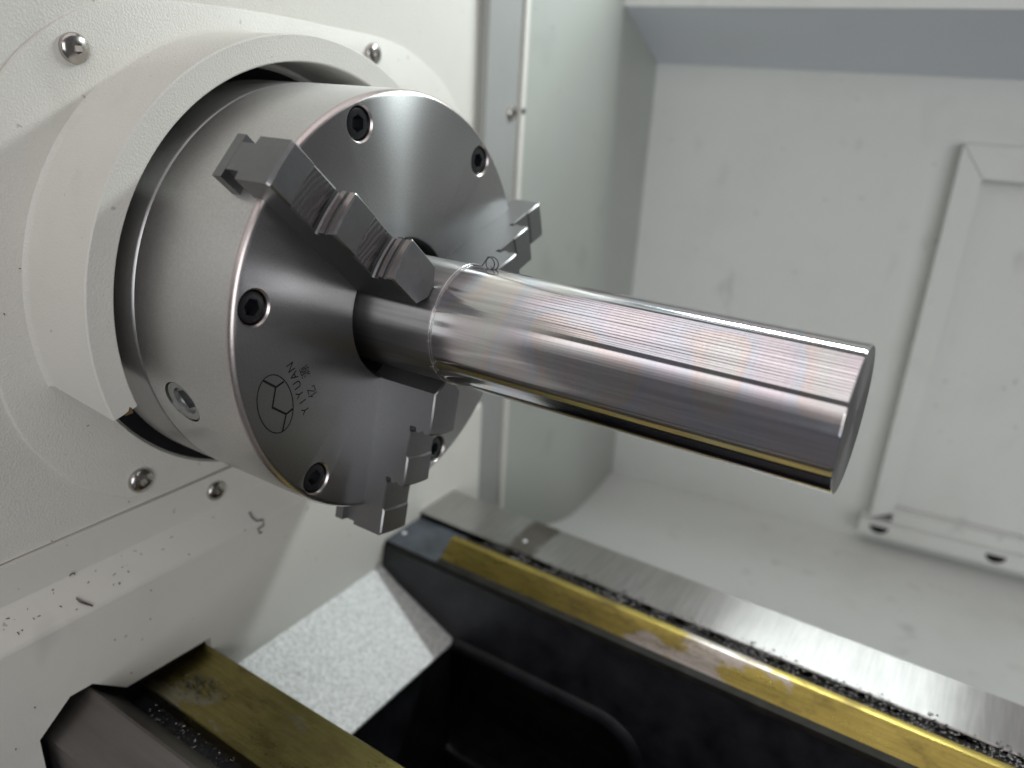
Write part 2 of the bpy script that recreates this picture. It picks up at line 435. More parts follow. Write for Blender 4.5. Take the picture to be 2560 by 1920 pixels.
# make it a smooth outline
def smooth_closed(pts, it=2):
    for _ in range(it):
        q = []
        for i in range(len(pts)):
            a, b = pts[i], pts[(i + 1) % len(pts)]
            q += [(a[0] * .75 + b[0] * .25, a[1] * .75 + b[1] * .25), (a[0] * .25 + b[0] * .75, a[1] * .25 + b[1] * .75)]
        pts = q
    return pts
so = smooth_closed(outl, 2)
mb = MB(); n = len(so)
cy = sum(p[0] for p in so) / n; cz = sum(p[1] for p in so) / n
def inset(p, d):
    v = Vector((p[0] - cy, p[1] - cz)); return (p[0] - v.normalized().x * d, p[1] - v.normalized().y * d)
loops = [[(XP - 3.6, *p) for p in so], [(XP - 1.0, *p) for p in so], [(XP - 0.3, *inset(p, 0.4)) for p in so], [(XP, *inset(p, 1.2)) for p in so]]
vs = [p for l in loops for p in l]; fs = []
for i in range(3):
    for k in range(n): fs.append((i * n + k, i * n + (k + 1) % n, (i + 1) * n + (k + 1) % n, (i + 1) * n + k))
fs.append(tuple(range(3 * n, 4 * n))); fs.append(tuple(range(n))[::-1])
mb.add(vs, fs)
plate = mb.build('front_plate', PAINT, hs)
hole = MB().lathe([(XP - 3.0, 0.01), (XP - 3.0, 107), (XP + 5, 107), (XP + 5, 0.01)], 96)
cut(plate, [hole])
# dark throat behind the chuck
MB().lathe([(-103.4, 60), (-102.9 - .2, 105.8), (-103.6, 105.8)], 96).build('spindle_throat', BLACK, hs)
# curved guard round the chuck
mb = MB(); seg = 120; prof = [(-60.0, 109.6), (-60.0, 120.4), (-60.6, 121.0), (-100.5, 121.0), (-102, 121.5), (-103.2, 123.0), (-103.2, 109.0), (-60.6, 109.0)]
npf = len(prof)
for k in range(seg + 1):
    f = k / seg
    for x, r in prof:
        a_start = 197.6 - (-60 - x) / 43.0 * 3.0
        a = math.radians(a_start * (1 - f) + 5.0 * f)
        mb.v.append((x, r * math.cos(a), r * math.sin(a)))
for k in range(seg):
    for i in range(npf):
        j = (i + 1) % npf; mb.f.append((k * npf + i, k * npf + j, (k + 1) * npf + j, (k + 1) * npf + i))
mb.f.append(tuple(range(npf))); mb.f.append(tuple(range(seg * npf, (seg + 1) * npf))[::-1])
mb.build('chuck_guard', PAINT, hs, smooth=35)
MB().add([(-59.93, -106.6, -35.6), (-59.93, -106.9, -33.2), (-59.93, -107.9, -32.4), (-59.93, -108.6, -34.2), (-59.93, -110.4, -35.0), (-59.93, -110.2, -35.9)], [(0, 1, 2, 3, 4, 5)]).build('rust_spot', RUST, hs)
# lower casing: narrow panel, sloping ledge, front face cut out over the bed
YR = 205.0
MB().add([(XP, -420, -107.6), (XP, YR, -107.6), (XP, YR, -127), (XP, -420, -127), (-140, -420, -107.6), (-140, YR, -107.6), (-140, YR, -127), (-140, -420, -127)],
         [(0, 1, 2, 3), (4, 5, 6, 7), (0, 1, 5, 4), (1, 2, 6, 5), (2, 3, 7, 6), (3, 0, 4, 7)]).build('seam_panel', PAINT_S, hs)
prof = [(XP, -127.02), (XP + 0.6, -128.1), (-91.2, -140.2), (-90.3, -141.4), (-90, -143)]
mb = MB(); k = len(prof)
ledge = [(x, -420, z) for x, z in prof] + [(x, YR, z) for x, z in prof]
mb.add(ledge, [(i, i + 1, k + i + 1, k + i) for i in range(k - 1)])
mb.add([(XP - 6, -420, -127.02), (XP - 6, YR, -127.02), (XP - 6, YR, -143), (XP - 6, -420, -143), (XP, YR, -127.02), (-90, YR, -143), (-91.2, YR, -140.2)], [(0, 1, 2, 3), (1, 4, 6, 5, 2)])
mb.build('ledge', PAINT_S, hs)
face = [(-420, -143.02), (YR, -143.02), (YR, -420), (-62, -420), (-62, -199.3), (-110.5, -197.3), (-128.5, -182.2), (-139.5, -181.8), (-156.5, -195.5), (-156.5, -420), (-420, -420)]
face = [(-420, -143.02), (YR, -143.02), (YR, -330), (-61.5, -330), (-61.5, -198.6), (-112.5, -196.6), (-128.5, -182.4), (-139.5, -182.0), (-156.0, -195.8), (-156.0, -420), (-420, -420)]
MB().prism_x(face, -96, -90).build('lower_casing', PAINT_S, hs)
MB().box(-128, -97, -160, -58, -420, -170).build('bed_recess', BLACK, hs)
# button head screws
def button(px, pz, r, x=XP):
    mb = MB()
    prof = [(r, 0.0), (r, 0.25 * r)] + [(r * math.cos(math.radians(q)) * 0.98, 0.25 * r + 0.33 * r * math.sin(math.radians(q))) for q in (20, 40, 55, 66)]
    socket_head(mb, (x, px, pz), (1, 0, 0), (0, math.cos(.5), math.sin(.5)), (0, -math.sin(.5), math.cos(.5)), prof, (6, 0.38 * r, 0.25 * r + 0.33 * r * 0.93, 0.45 * r), 48)
    return mb.build('button_screw', SCREW, hs, smooth=40)
button(-86, 108.5, 6.1); button(93, 117, 6.0); button(-83, -92.5, 6.4)
button(-40.5, -117.2, 5.6)
for y, z in ((-86, 108.5), (93, 117), (-83, -92.5)):
    pass

# ================================================================== lathe bed
bed = thing('lathe_bed', (0, 0, -420), 'lathe bed with ground ways and black cast walls below the chuck', 'lathe bed')
XE = 470
front_prof = [(-61, -206.6), (-61.6, -206), (-100.2, -206), (-100.8, -206.6), (-101.2, -214), (-109.5, -214), (-112, -207), (-129.2, -185.2), (-131, -184.6), (-150.0, -198), (-151.5, -199.5), (-151.5, -420), (-61, -420)]
MB().prism_x([(-61, -206.6), (-61.6, -206), (-100.2, -206), (-100.8, -206.6), (-101.0, -213.9), (-61, -213.9)], -118, XE).build('front_flat_way', GOLD_F, bed)
MB().prism_x([(-109.6, -213.9), (-112, -207), (-129.2, -185.2), (-131, -184.6), (-150.0, -198), (-151.5, -199.5), (-151.5, -213.9)], -118, XE).build('front_vee_way', VEE, bed)
MB().prism_x([(-61, -214.0), (-151.5, -214.0), (-151.5, -420), (-61, -420)], -96, XE).build('front_wall', CAST, bed)
# rear: black casting with a window, blue-grey ledge, vee way and flat way
rear = MB().prism_x([(84.6, -212), (85.4, -208.6), (125.8, -208.6), (126.2, -330), (126.2, -420), (86, -420), (86, -224)], -89, XE)
rear.build('rear_ledge', LEDGE, bed)
MB().box(-88.8, -43.2, 85.6, 125.6, -208.5, -208.2).build('ledge_top', BLUED, bed)
rw = MB().prism_x([(84.2, -212.2), (85.8, -213), (85.9, -419), (80, -419), (80, -236), (82.5, -224)], -89.4, XE).build('rear_wall', CAST, bed)
def rrect(x0, x1, z0, z1, r, seg=10):
    pts = []
    for cx, cz, a0 in ((x1 - r, z1 - r, 0), (x0 + r, z1 - r, 90), (x0 + r, z0 + r, 180), (x1 - r, z0 + r, 270)):
        for k in range(seg + 1):
            a = math.radians(a0 + 90 * k / seg); pts.append((cx + r * math.cos(a), cz + r * math.sin(a)))
    return pts
win = rrect(-40, 119, -362, -267, 27)
cut(rw, [MB().prism_y(win, 70, 130)])
rl = bpy.data.objects['rear_ledge']
cut(rl, [MB().prism_y(rrect(-42, 121, -364, -265, 28), 70, 122)])
# raised rim round the window
mb = MB(); loops = []
for off, y in ((9.0, 80.1), (6.0, 77.6), (2.5, 76.6), (-0.5, 78.0), (-1.2, 82.0), (-1.2, 90)):
    loops.append([(x, y, z) for x, z in rrect(-40 - off, 119 + off, -362 - off, -267 + off, 27 + off)])
n = len(loops[0]); mb.v = [p for l in loops for p in l]
for i in range(len(loops) - 1):
    for k in range(n): mb.f.append((i * n + k, i * n + (k + 1) % n, (i + 1) * n + (k + 1) % n, (i + 1) * n + k))
mb.build('window_rim', CAST, bed, smooth=60)
MB().prism_x([(91.5, -208.5), (102.6, -198.3), (103.4, -198), (108.0, -198), (108.6, -198.4), (115, -208.5)], -43, XE).build('rear_vee_way', GOLD_R, bed)
MB().prism_x([(126.3, -204.8), (127.0, -204), (168.8, -204), (169.5, -204.7), (169.5, -420), (126.3, -420)], -89.5, XE).build('rear_flat_way', RAIL, bed)
MB().box(-96, XE, -61, 86, -425, -420.5).build('bed_floor', CAST, bed)
MB().box(-89, -24, -60.9, 79.9, -420, -267.2).build('end_web', CAST, bed)

# chip chute between the bed walls
chute = thing('chip_chute', (-60, 10, -290), 'speckled white sheet metal chute sloping down between the bed rails', 'chip chute')
def cz_(x): return -227.3 - 0.4736 * (x + 91.5)
plan = [(-89.8, -60), (-89.8, 83.9), (-31, 83.9), (-26.5, 83.1), (-23, 80.8), (-21.2, 77.5), (-20.6, 73), (-20.6, -60)]
np_ = len(plan)
MB().add([(x, y, cz_(x)) for x, y in plan] + [(x, y, cz_(x) - 1.6) for x, y in plan],
         [tuple(range(np_)), tuple(range(np_, 2 * np_))[::-1]] + [(i, (i + 1) % np_, np_ + (i + 1) % np_, np_ + i) for i in range(np_)]).build('chute_sheet', CHUTE, chute)
MB().prism_y([(-89.7, -229.5), (-24, -261), (-24, -267), (-89.7, -267)], -59.9, 79.8).build('support_web', CAST, chute)

# ================================================================== enclosure
enc = thing('machine_enclosure', (100, 450, -298), 'grey-white sheet metal machine enclosure behind the bed, with framed panel', 'enclosure')
W0 = Vector((-72, 450, 0)); WD = Vector((1, 0.129, 0)).normalized(); WN = Vector((-WD.y, WD.x, 0))
def wall(s, z, out=0.0):
    p = W0 + WD * s - WN * out; return (p.x, p.y, z)
def wallbox(mb, poly, o0, o1):
    n = len(poly)
    vs = [wall(s, z, o0) for s, z in poly] + [wall(s, z, o1) for s, z in poly]
    fs = [(i, (i + 1) % n, n + (i + 1) % n, n + i) for i in range(n)] + [tuple(range(n)), tuple(range(n, 2 * n))[::-1]]
    return mb.add(vs, fs)
wallbox(MB(), [(-40, -310), (545, -310), (545, 128), (-40, 131)], -3, 0).build('back_wall', PAINT_E, enc)
a = [wall(-60, 131.1, 0), wall(545, 128.1, 0), wall(545, 170, 100), wall(-60, 168.5, 100)]
b = [wall(-60, 134.1, 0), wall(545, 131.1, 0), wall(545, 173, 100), wall(-60, 171.5, 100)]
MB().add(a + b, [(0, 1, 2, 3), (4, 5, 6, 7), (0, 1, 5, 4), (1, 2, 6, 5), (2, 3, 7, 6), (3, 0, 4, 7)]).build('overhang', PAINT_B, enc)
wallbox(MB(), [(-60, 168.6), (545, 170.1), (545, 263), (-60, 262)], 95, 102).build('top_lip', PAINT_E, enc)  # lip carried up out of view to block lamp light towards the column
wallbox(MB(), [(-60, 181.1), (545, 182.1), (545, 184.1), (-60, 183.1)], -60, 102).build('lamp_shelf', PAINT_E, enc)
MB().box(-160, 470, 335, 720, 428, 432).build('shade_panel', PAINT_E, enc)  # unseen panel added to keep ceiling light off the column
# rounded corner column on the left
plan = [(-96, 254), (-93.5, 262), (-90, 273), (-85, 286), (-79, 299), (-73, 311), (-68, 322), (-65, 334), (-64.5, 348), (-66, 372), (-73.5, 452), (-160, 470), (-160, 300), (-110, 262)]
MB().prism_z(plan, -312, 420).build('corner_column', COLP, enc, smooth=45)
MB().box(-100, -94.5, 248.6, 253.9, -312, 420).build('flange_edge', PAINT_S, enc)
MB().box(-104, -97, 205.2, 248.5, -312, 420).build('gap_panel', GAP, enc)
MB().prism_z([(-110, 169.8), (470, 169.8), (470, 600), (-110, 600)], -304, -298).build('rear_tray', PAINT_E, enc)
mb = MB()
socket_head(mb, (-97, 238.5, 85), (1, 0, 0), (0, 1, 0), (0, 0, 1), [(5.2, 0), (5.2, 1.2), (4.4, 2.4), (3, 3.0)], (6, 2, 3.0, 2), 32)
mb.build('screw', SCREW, enc)
mb = MB(); mb.lathe([(0, 0.01), (0, 2.2), (0.5, 2.2), (0.5, 0.01)], 20); mb.v = [(p[0] - 94.4, p[1] + 251.2, p[2] + 86.5) for p in mb.v]
mb.build('rivet', BOLT, enc)
# framed panel on the back wall
pf = bpy.data.objects.new('panel_frame', None)
wallbox(MB(), [(264, -268), (283, -258), (283, 53.3), (264, 79.5)], 0.2, 15).build('frame_board', PAINT_E, enc)
wallbox(MB(), [(264.4, 79.6), (283.3, 53.6), (505, 53.6), (524, 79.6)], 0.2, 15.3).build('frame_board', PAINT_E, enc)
wallbox(MB(), [(505.3, 53.3), (524.3, 79.5), (524.3, -268), (505.3, -258)], 0.2, 15).build('frame_board', PAINT_E, enc)
wallbox(MB(), [(283.3, -256), (505, -256), (505, 53.2), (283.3, 53.2)], 0.2, 1.0).build('inner_panel', PAINT_E, enc)
sill = wallbox(MB(), [(256, -283), (532, -283), (532, -269), (256, -269)], 0.2, 21).build('sill', PAINT_E, enc)
wallbox(MB(), [(283.2, -268.8), (525, -268.8), (525, -256.4), (283.2, -256.4)], 0.2, 14).build('frame_board', PAINT_E, enc)
for s0 in (273.5, 372, 470):
    hp = [(s0 + 8.5 * math.cos(math.radians(180 + q)), -272.5 + 7.5 * math.sin(math.radians(180 + q))) for q in range(0, 181, 15)]
    wallbox(MB(), hp, 21.05, 21.4).build('drain_hole', BLACK, enc)
bpy.data.objects.remove(pf)

# ================================================================== chuck
chuck = thing('lathe_chuck', (-40, 0, -100), 'grey steel three-jaw lathe chuck with stepped jaws and black socket bolts', 'chuck')
body_prof = [(-62, 34), (-1.6, 34), (-0.4, 34.6), (0, 35.4), (0, 97.2), (-0.25, 98.2), (-0.9, 99.1), (-1.8, 99.7), (-3.0, 100), (-60.6, 100), (-61.3, 99.7), (-62, 98.9)]
body = MB().lathe(body_prof, 256).build('chuck_body', [FACE, EDGE, SIDE], chuck)
cutters = []
BR = 90.0
bolt_ang = [48, 108, 168, 228, 288, 348]
def cyl_along(c, ax, u, w, r, h0, h1, seg=48):
    c, ax, u, w = map(Vector, (c, ax, u, w)); mb = MB()
    vs = [c + ax * h + (u * math.cos(2 * math.pi * k / seg) + w * math.sin(2 * math.pi * k / seg)) * r for h in (h0, h1) for k in range(seg)]
    fs = [(k, (k + 1) % seg, seg + (k + 1) % seg, seg + k) for k in range(seg)] + [tuple(range(seg))[::-1], tuple(range(seg, 2 * seg))]
    return mb.add(vs, fs)
for a in bolt_ang:
    cm = MB(); cm.lathe([(-9, 0.001), (-9, 7.1), (-0.75, 7.1), (0, 7.85), (3, 10.85), (3, 0.001)], 48)
    c_ = ring_point(BR, a, 0); cm.v = [(p[0], p[1] + c_[1], p[2] + c_[2]) for p in cm.v]
    cutters.append(cm)
key_ang = [-163, -43, 77]
for a in key_ang:
    r = math.radians(a); ax = (0, math.cos(r), math.sin(r)); w = (0, -math.sin(r), math.cos(r))
    cutters.append(cyl_along((-41, 0, 0), ax, (1, 0, 0), w, 10.2, 92, 110))
cut(body, cutters)
# bright rounded edge of the face: own facets get the edge steel
for p in body.data.polygons:
    c = p.center; x = c.x / S - 40; rr = math.hypot(c.y / S, c.z / S - 100)
    n_ = p.normal
    if 0.1 < n_.x < 0.97 and rr > 96.5 and x > -3.2: p.material_index = 1
    elif rr > 99.2 and abs(n_.x) < 0.1: p.material_index = 2
    elif 0.3 < n_.x < 0.95 and x > -1.2 and 75 < rr < 99: p.material_index = 1  # bolt hole chamfers get the lighter edge steel as a painted glint
    elif x < -60.5 and n_.x < -0.1 and rr > 98.8 and n_.x > -0.95: p.material_index = 1
MB().lathe([(-62.2, 60), (-62.2, 98.7), (-62.9, 99.6), (-63.6, 99.9), (-94, 99.9), (-96, 98.5), (-96, 60)], 192).build('back_plate', BACKST, chuck)
for a in bolt_ang:
    mb = MB()
    socket_head(mb, ring_point(BR, a, -5.5), (1, 0, 0), (0, math.cos(.3 + a), math.sin(.3 + a)), (0, -math.sin(.3 + a), math.cos(.3 + a)),
                [(6.5, -3.0), (6.5, 3.6), (6.2, 4.1), (5.6, 4.3)], (6, 3.75, 4.25, 4.5), 48)
    mb.build('socket_bolt', BOLT, chuck, smooth=35)
for a in key_ang:
    r = math.radians(a); ax = Vector((0, math.cos(r), math.sin(r))); w = Vector((0, -math.sin(r), math.cos(r)))
    q = math.radians(20); u2 = Vector((1, 0, 0)) * math.cos(q) + w * math.sin(q); w2 = -Vector((1, 0, 0)) * math.sin(q) + w * math.cos(q)
    mb = MB()
    socket_head(mb, Vector((-41, 0, 0)) + ax * 92.2, ax, u2, w2, [(10.1, 0), (10.1, 6.2), (9.4, 6.9), (6.6, 6.4), (6.3, 5.0)], (4, 6.2, 4.8, 9), 64)
    mb.build('key_socket', SOCKET, chuck, smooth=30)

# jaws
def jaw_profile():
    P = []   # (u, x, kind) kind: t tip, a arc about the axis, f floor, e end ; flag top -> bevelled at the sides
    P += [(27.9, -4.9, 't', 0), (27.9, 32.7, 't', 0), (28.5, 33.4, 't', 1)]
    def step(u, xt, xb):
        return [(u - 0.9, xt, 'a', 1), (u, xt - 0.7, 'a', 0), (u, xt - 3.4, 'a', 0), (u - 0.9, xt - 3.6, 'a', 0), (u - 0.9, xt - 5.3, 'a', 0), (u, xt - 5.6, 'a', 0),
                (u, xt - 8.0, 'a', 0), (u - 1.8, xt - 8.3, 'a', 0), (u - 2.1, xb - 0.7, 'a', 0), (u - 1.4, xb - 1.5, 'a', 0), (u + 0.3, xb - 1.3, 'a', 0), (u + 1.0, xb - 0.6, 'a', 0)]
    P += step(54.2, 33.4, 22.8)
    P += [(67.4, 22.2, 'a', 1), (68.4, 22.8, 'a', 1)]
    P += step(82.3, 22.8, 13.0)
    P += [(97.2, 12.4, 'a', 1), (98.2, 13.0, 'a', 1), (109.6, 13.0, 'a', 1), (110.9, 11.8, 'a', 0), (110.9, -4.9, 'a', 0)]
    return P
def make_jaw(ang, swirl):
    a = math.radians(ang); U = Vector((0, math.cos(a), math.sin(a))); N = Vector((0, -math.sin(a), math.cos(a))); X = Vector((1, 0, 0))
    Pf = jaw_profile(); hw = 9.8
    sl = [-hw, -hw + 0.7, -6, -2.8, 0, 2.8, 6, hw - 0.7, hw]
    mb = MB(); m_ = len(Pf)
    for s in sl:
        for (u, x, k, top) in Pf:
            uu = u; xx = x
            if k == 't': uu = u + max(0, abs(s) - 2.8) * 0.78 + (0.18 if abs(s) < 0.1 else 0)
            if k == 'a': uu = math.sqrt(u * u - s * s)
            if abs(s) == hw and top: xx = x - 0.7
            mb.v.append(tuple(U * uu + N * s + X * xx))
    for i in range(len(sl) - 1):
        for j in range(m_):
            j2 = (j + 1) % m_
            mb.f.append((i * m_ + j, i * m_ + j2, (i + 1) * m_ + j2, (i + 1) * m_ + j))
    mb.f.append(tuple(range(m_))); mb.f.append(tuple(range((len(sl) - 1) * m_, len(sl) * m_))[::-1])
    jo = mb.build('jaw', [JAW, EDGE, SWIRL, BEVEL], chuck, smooth=25)
    # materials by place: ridge lands bright, milled half steps, bevels lightened as a highlight
    o0 = Vector(chuck['_o'])
    for p in jo.data.polygons:
        c = p.center / S + o0; u = c.dot(U); s = c.dot(N); x = c.x
        nu = p.normal.dot(U); nx = p.normal.x; nn = p.normal.dot(N)
        if swirl and nx > 0.95 and (55.4 < u < 67.6 or 83.4 < u < 97.4): p.material_index = 2
        elif abs(nn) > 0.4 and nx > 0.4: p.material_index = 3
        elif nu > 0.8 and ((abs(u - 54) < 0.6 or abs(u - 82.1) < 0.6)): p.material_index = 1
    # neck and foot of the jaw, guided in the chuck slot
    ne = MB()
    for (h, x0, x1) in ((6.3, -12.5, -4.8), (9.8, -17.5, -12.6)):
        vs = [tuple(U * u + N * s + X * x) for u in (36, 110.6) for s in (-h, h) for x in (x0, x1)]
        ne.add(vs, [(0, 1, 3, 2), (4, 6, 7, 5), (0, 4, 5, 1), (2, 3, 7, 6), (0, 2, 6, 4), (1, 5, 7, 3)])
    ne.build('jaw_foot', JAW, jo)
    # serrated grip
    te = MB()
    for q in range(7):
        x0 = 1.5 + q * 4.5
        vs = []
        for (s, u) in ((-3.1, 28.3), (3.1, 28.3), (2.6, 27.5), (-2.6, 27.5)):
            d = 2.1 if u > 28 else 1.1
            vs += [tuple(U * u + N * s + X * (x0 - d)), tuple(U * u + N * s + X * (x0 + d))]
        te.add(vs, [(0, 2, 3, 1), (4, 6, 7, 5), (2, 4, 5, 3), (6, 0, 1, 7), (0, 6, 4, 2), (1, 3, 5, 7)])
    te.build('grip_teeth', JAW, jo)
    return jo
for a in (138, 18, -102): make_jaw(a, a == 138)

# engraved maker's mark on the face: emblem and lettering
def ribbon(mb, pts, w, x=0.06, closed=False):
    n = len(pts)
    L = []; R = []
    for i, p in enumerate(pts):
        a = Vector(pts[(i - 1) % n] if closed or i else p); b = Vector(pts[(i + 1) % n] if closed or i < n - 1 else p)
        t = (b - a).normalized(); nn = Vector((-t.y, t.x)); p = Vector(p)
        ww = w(i / n) if callable(w) else w
        L.append(p + nn * ww / 2); R.append(p - nn * ww / 2)
    vs = [(x, q.x, q.y) for q in L] + [(x, q.x, q.y) for q in R]
    fs = [(i, (i + 1) % n, n + (i + 1) % n, n + i) for i in range(n if closed else n - 1)]
    mb.add(vs, fs)
EC = (-80.6, -23.8); tilt = math.radians(105)
mb = MB()
el = [(EC[0] + 13.6 * math.cos(t) * math.cos(tilt) - 8.8 * math.sin(t) * math.sin(tilt), EC[1] + 13.6 * math.cos(t) * math.sin(tilt) + 8.8 * math.sin(t) * math.cos(tilt)) for t in [2 * math.pi * k / 72 for k in range(72)]]
ribbon(mb, el, 0.5, closed=True)
E_ = lambda x, y: (EC[0] + x, EC[1] + y)
for pts, w in (([E_(-5.6, 12.2), E_(0.6, 7.4)], 1.0), ([E_(0.3, 7.2), E_(5.0, 8.6)], 0.9), ([E_(0.6, 7.6), E_(-1.7, -0.8)], 0.8), ([E_(-1.9, -0.7), E_(5.4, -6.3)], 1.0), ([E_(5.0, -6.2), E_(9.0, -4.9)], 0.9), ([E_(5.2, -6.0), E_(2.6, -13.6)], 0.8)):
    ribbon(mb, pts, w, 0.07 + 0.01 * random.random())
mb.build('engraved_emblem', ENGRAVE, chuck, smooth=1)
def text_mesh(txt, size):
    cu = bpy.data.curves.new('txt', 'FONT'); cu.body = txt; cu.size = size
    cu.align_x = 'CENTER'; cu.align_y = 'CENTER'; cu.space_character = 1.0
    o = bpy.data.objects.new('txt', cu); COL.objects.link(o)
    bpy.context.view_layer.update()
    me = bpy.data.meshes.new_from_object(o.evaluated_get(bpy.context.evaluated_depsgraph_get()))
    vs = [tuple(v.co) for v in me.vertices]; fs = [tuple(p.vertices) for p in me.polygons]
    bpy.data.objects.remove(o); bpy.data.meshes.remove(me)
    return vs, fs
def letter(txt, size, at, ang, mb, x=0.06, sx=1.0):
    vs, fs = text_mesh(txt, size); a = math.radians(ang); c, s = math.cos(a), math.sin(a)
    mb.add([(x, at[0] + sx * v[0] * c - v[1] * s, at[1] + sx * v[0] * s + v[1] * c) for v in vs], fs)
mb = MB()
for ch, at in zip('YIYUAN', ((-64.6, -31.6), (-65.8, -27.1), (-67.3, -23.3), (-68.5, -18.7), (-69.9, -14.2), (-71.4, -10.0))):
    letter(ch, 5.6, at, 107, mb)
mb.build('engraved_lettering', ENGRAVE, chuck, smooth=1)
mb = MB()
letter('\u4ebf', 5.6, (-60.3, -24.2), 107, mb)
letter('\u6e90', 5.6, (-63.7, -14.0), 107, mb)
mb.build('engraved_characters', ENGRAVE, chuck, smooth=1)

# ================================================================== workpiece
shaft = thing('steel_shaft', (100, 0, -27.6), 'polished turned steel shaft gripped in the chuck and pointing right', 'shaft')
MB().lathe([(-90, 0.01), (-90, 27.75), (37.2, 27.75), (37.5, 27.5), (37.5, 0.01)], 192).build('unturned_section', BARE, shaft)
L_END = 206.4
MB().lathe([(37.5, 20), (37.6, 27.45), (L_END - 0.7, 27.5), (L_END - 0.25, 27.35), (L_END - 0.05, 27.0), (L_END - 0.05, 20)], 256).build('turned_section', SHAFT, shaft)
MB().lathe([(L_END - 1.0, 26.5), (L_END, 26.95), (L_END, 0.01), (L_END - 1, 0.01)], 128).build('end_face', ENDF, shaft, smooth=20)
mb = MB()
for ph, x0, rr, amp in ((0, 37.9, 27.95, 0.16), (2.0, 38.8, 27.8, 0.10)):
    pts = []
    for k in range(220):
        a = 2 * math.pi * k / 220
        pts.append((x0 + amp * 1.6 * math.sin(3 * a + ph) + 0.06 * random.uniform(-1, 1), (rr + amp * math.sin(5 * a + ph) + 0.05 * random.uniform(-1, 1)) * math.cos(a), (rr + amp * math.sin(5 * a + ph)) * math.sin(a)))
    mb.tube(pts, 0.26 if ph == 0 else 0.14, 8, closed=True)
# slivers on the burr
for k in range(7):
    a = math.radians(random.choice([170, 185, 196, 205, 212, 150, 100]) + random.uniform(-4, 4))
    p = Vector((38.2, 27.9 * math.cos(a), 27.9 * math.sin(a)))
    q = p + Vector((random.uniform(-2.2, 1.5), math.cos(a) * 0.7, math.sin(a) * 0.7))
    mb.tube([p, (p + q) / 2 + Vector((0, 0, .2)), q], 0.13, 6)
mb.build('burr_ring', CHIP_L, shaft, smooth=60)

# ================================================================== loose chips
def chip(name, pts, r, mat, label, cat='metal chip', group=None, seg=6):
    mb = MB(); mb.tube(pts, r, seg); p0 = Vector(pts[0])
    o = mb.build(name, mat, None, 60, origin=tuple(p0))
    return tag(o, label, cat, group)
# curl riding on the shaft by the burr
cx = Vector((46.5, 2.5, 30.0)); pts = []
for k in range(60):
    t = k / 59 * 3.3 * math.pi
    pts.append((cx.x + 2.9 * math.sin(t) * (1 - 0.1 * k / 59) + 0.05 * k, cx.y + 0.02 * k, cx.z + 2.8 * math.cos(t)))
pts = [(39.5, 0.5, 28.3), (42, 1.0, 28.2), (44, 1.6, 28.3)] + pts
chip('curled_chip', pts, 0.25, CHIP_D, 'thin curled steel chip standing on top of the shaft beside the burr ring', group=None)
chip('long_chip', [(-94.8, -126.6, -134.9), (-93.5, -125.9, -136.5), (-92.3, -124.6, -137.8), (-90.0, -122.0, -140.0)], lambda f: 0.35 + 0.25 * math.sin(math.pi * f), CHIP_D, 'dark curved sliver on the headstock ledge at lower left, the longest chip there')
chip('squiggle_chip', [(-94.5, -25.4, -135.2), (-92.3, -25.6, -137.8), (-90, -24.1, -140.3), (-89.6, -20.3, -140.8), (-89.4, -20.0, -144.6), (-89.4, -24.3, -145.4), (-89.4, -23.4, -148.4), (-89.4, -21.6, -148.6)], 0.42, CHIP_D, 'dark S-shaped chip clinging to the headstock ledge just below the chuck')
chip('hooked_chip', [(-102.3, -124.4, -126.6), (-102.0, -123.6, -126.0), (-102.0, -122.6, -126.0), (-101.8, -122.0, -127.0)], 0.3, CHIP_D, 'tiny hook-shaped chip at the top edge of the ledge above the long sliver')
small = [(-133.3, -129.1), (-146.1, -131.3), (-154.6, -131.2), (-118.3, -132.2), (-133.9, -135.5), (-143.5, -135.1), (-153.9, -137.1), (-106.2, -133.8), (-91.8, -129.4), (-79.0, -133.5), (-71.8, -130.7), (-68.4, -139.9), (-45.7, -130.8)]
for k in range(12): small.append((random.uniform(-160, -95), random.uniform(-139.5, -128.5)))
def slope_x(z): return XP + (-127.6 - z) * 13.0 / 14.0 + 0.35
for i, (y, z) in enumerate(small):
    ln = random.uniform(0.7, 2.0) if i < 13 else random.uniform(0.4, 1.1); a = random.uniform(0, 6.28)
    p = Vector((slope_x(z), y, z)); d = Vector((math.sin(a) * .7, math.cos(a), -math.sin(a) * .74)) * ln / 2
    k = Vector((0.25, 0, 0.25)); 
    chip('ledge_chip', [p - d, p + k, p + d], random.uniform(0.1, 0.2), CHIP_D, 'small dark steel chip scattered on the sloping headstock ledge', group='small chips on the headstock ledge', seg=5)
for (y, z) in ((-95.1, -164.5), (-109.1, -189.6), (-92.6, -148.2), (-155.2, -176.5), (-166.3, -192.4), (-114.6, -164.9), (19.5, -189.6)):
    p = Vector((-89.8, y, z)); a = random.uniform(0, 3); d = Vector((0, math.cos(a), math.sin(a))) * 0.35
    chip('stuck_chip', [p - d, p + d], 0.25, CHIP_D, 'dark speck of steel stuck to the white casing face below the ledge', group='specks stuck on the casing face', seg=5)
for (y, z) in ((-90.4, -101.7), (-129.0, -105.0), (-104.3, -54.8), (-121.6, 22.5), (-130.7, 4.9)):
    p = Vector((XP + 0.2, y, z)); a = random.uniform(0, 3); d = Vector((0, math.cos(a), math.sin(a))) * 0.35
    chip('plate_chip', [p - d, p + d], 0.2, CHIP_D, 'dark speck of steel stuck to the white front plate', group='specks stuck on the front plate', seg=5)
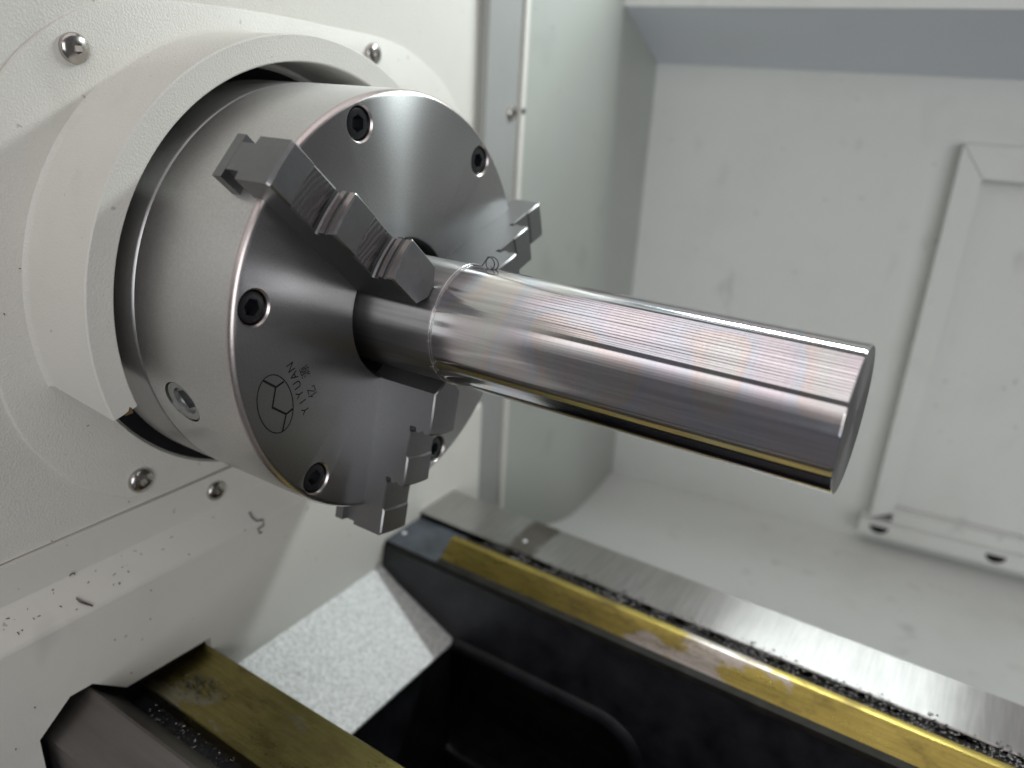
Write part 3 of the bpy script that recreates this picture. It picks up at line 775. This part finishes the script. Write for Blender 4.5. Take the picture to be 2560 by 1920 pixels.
# nest of fine swarf on the front flat way
def swarf(name, n, place, rmin, rmax, lmin, lmax, mats, label, curl=1.0):
    mb = MB()
    for _ in range(n):
        p = Vector(place()); a = random.uniform(0, 6.28); l = random.uniform(lmin, lmax); pts = []
        cr = random.uniform(1.5, 5.0) * curl
        for k in range(6):
            t = k / 5; b = a + cr * (t - 0.5)
            pts.append(p); p = p + Vector((math.cos(b), math.sin(b), random.uniform(-0.12, 0.25))) * l / 6
        mb.tube(pts, random.uniform(rmin, rmax), 4)
    o = mb.build(name, mats, None, 60)
    for q in o.data.polygons: q.material_index = (q.index // 22) % len(mats)
    return tag(o, label, 'swarf', kind='stuff')
swarf('swarf_nest', 60, lambda: (random.gauss(-72, 5.5), random.gauss(-84.5, 3.2), -205.6 + random.uniform(0, 1.2)), 0.12, 0.28, 2, 6, [CHIP_D], 'small nest of dark fine swarf on the brown front way')
swarf('trough_swarf', 240, lambda: (random.uniform(-85, 60), random.uniform(-109, -101.8), -213.4 + random.uniform(0, 1.6)), 0.08, 0.22, 0.8, 4, [CHIP_L, CHIP_D, CHIP_D, CHIP_D], 'fine swarf lying in the trough between the front ways')
def groove_place():
    while True:
        x = -30 + 360 * random.random() ** 0.75
        d = 0.5 + 0.5 * math.sin(x * 0.19 + 2.2 * math.sin(x * 0.053)) 
        if random.random() < 0.25 + 0.75 * d: break
    if random.random() < 0.03: return (x, random.uniform(126, 131), -203.7)
    return (x, random.uniform(110.5, 125.8), -206.0 + random.uniform(0, 3.2))
swarf('groove_swarf', 3200, groove_place, 0.10, 0.32, 0.8, 3.6, [CHIP_L, CHIP_D, CHIP_L, CHIP_D, CHIP_D], 'bright and dark swarf heaped in the groove beside the rear rail', 1.2)
# bright droplets
def drop(x, y, z, r, label):
    mb = MB(); bmv = []
    rings = 6; seg = 12; vs = [(x, y, z + r * 0.9)]; fs = []
    for i in range(1, rings + 1):
        p = math.pi / 2 * i / rings
        for k in range(seg):
            a = 2 * math.pi * k / seg; vs.append((x + r * math.sin(p) * math.cos(a), y + r * math.sin(p) * math.sin(a), z + r * 0.9 * math.cos(p)))
    for k in range(seg): fs.append((0, 1 + k, 1 + (k + 1) % seg))
    for i in range(rings - 1):
        for k in range(seg): fs.append((1 + i * seg + k, 1 + (i + 1) * seg + k, 1 + (i + 1) * seg + (k + 1) % seg, 1 + i * seg + (k + 1) % seg))
    fs.append(tuple(1 + (rings - 1) * seg + k for k in range(seg))[::-1])
    mb.add(vs, fs); o = mb.build('coolant_drop', DROP, None, 60, origin=(x, y, z)); return tag(o, label, 'drop')
drop(-84, 100.5, -208.6, 2.0, 'round white drop on the dark end of the rear rail below the lowest jaw')
drop(-3.6, 140, -204, 1.7, 'pale round drop on the grey rear rail left of the brown stain')
drop(4.0, 118.0, -208.5, 1.6, 'white drop in the rear groove in front of the brown stain')

for o in bpy.data.objects:
    if '_o' in o: del o['_o']
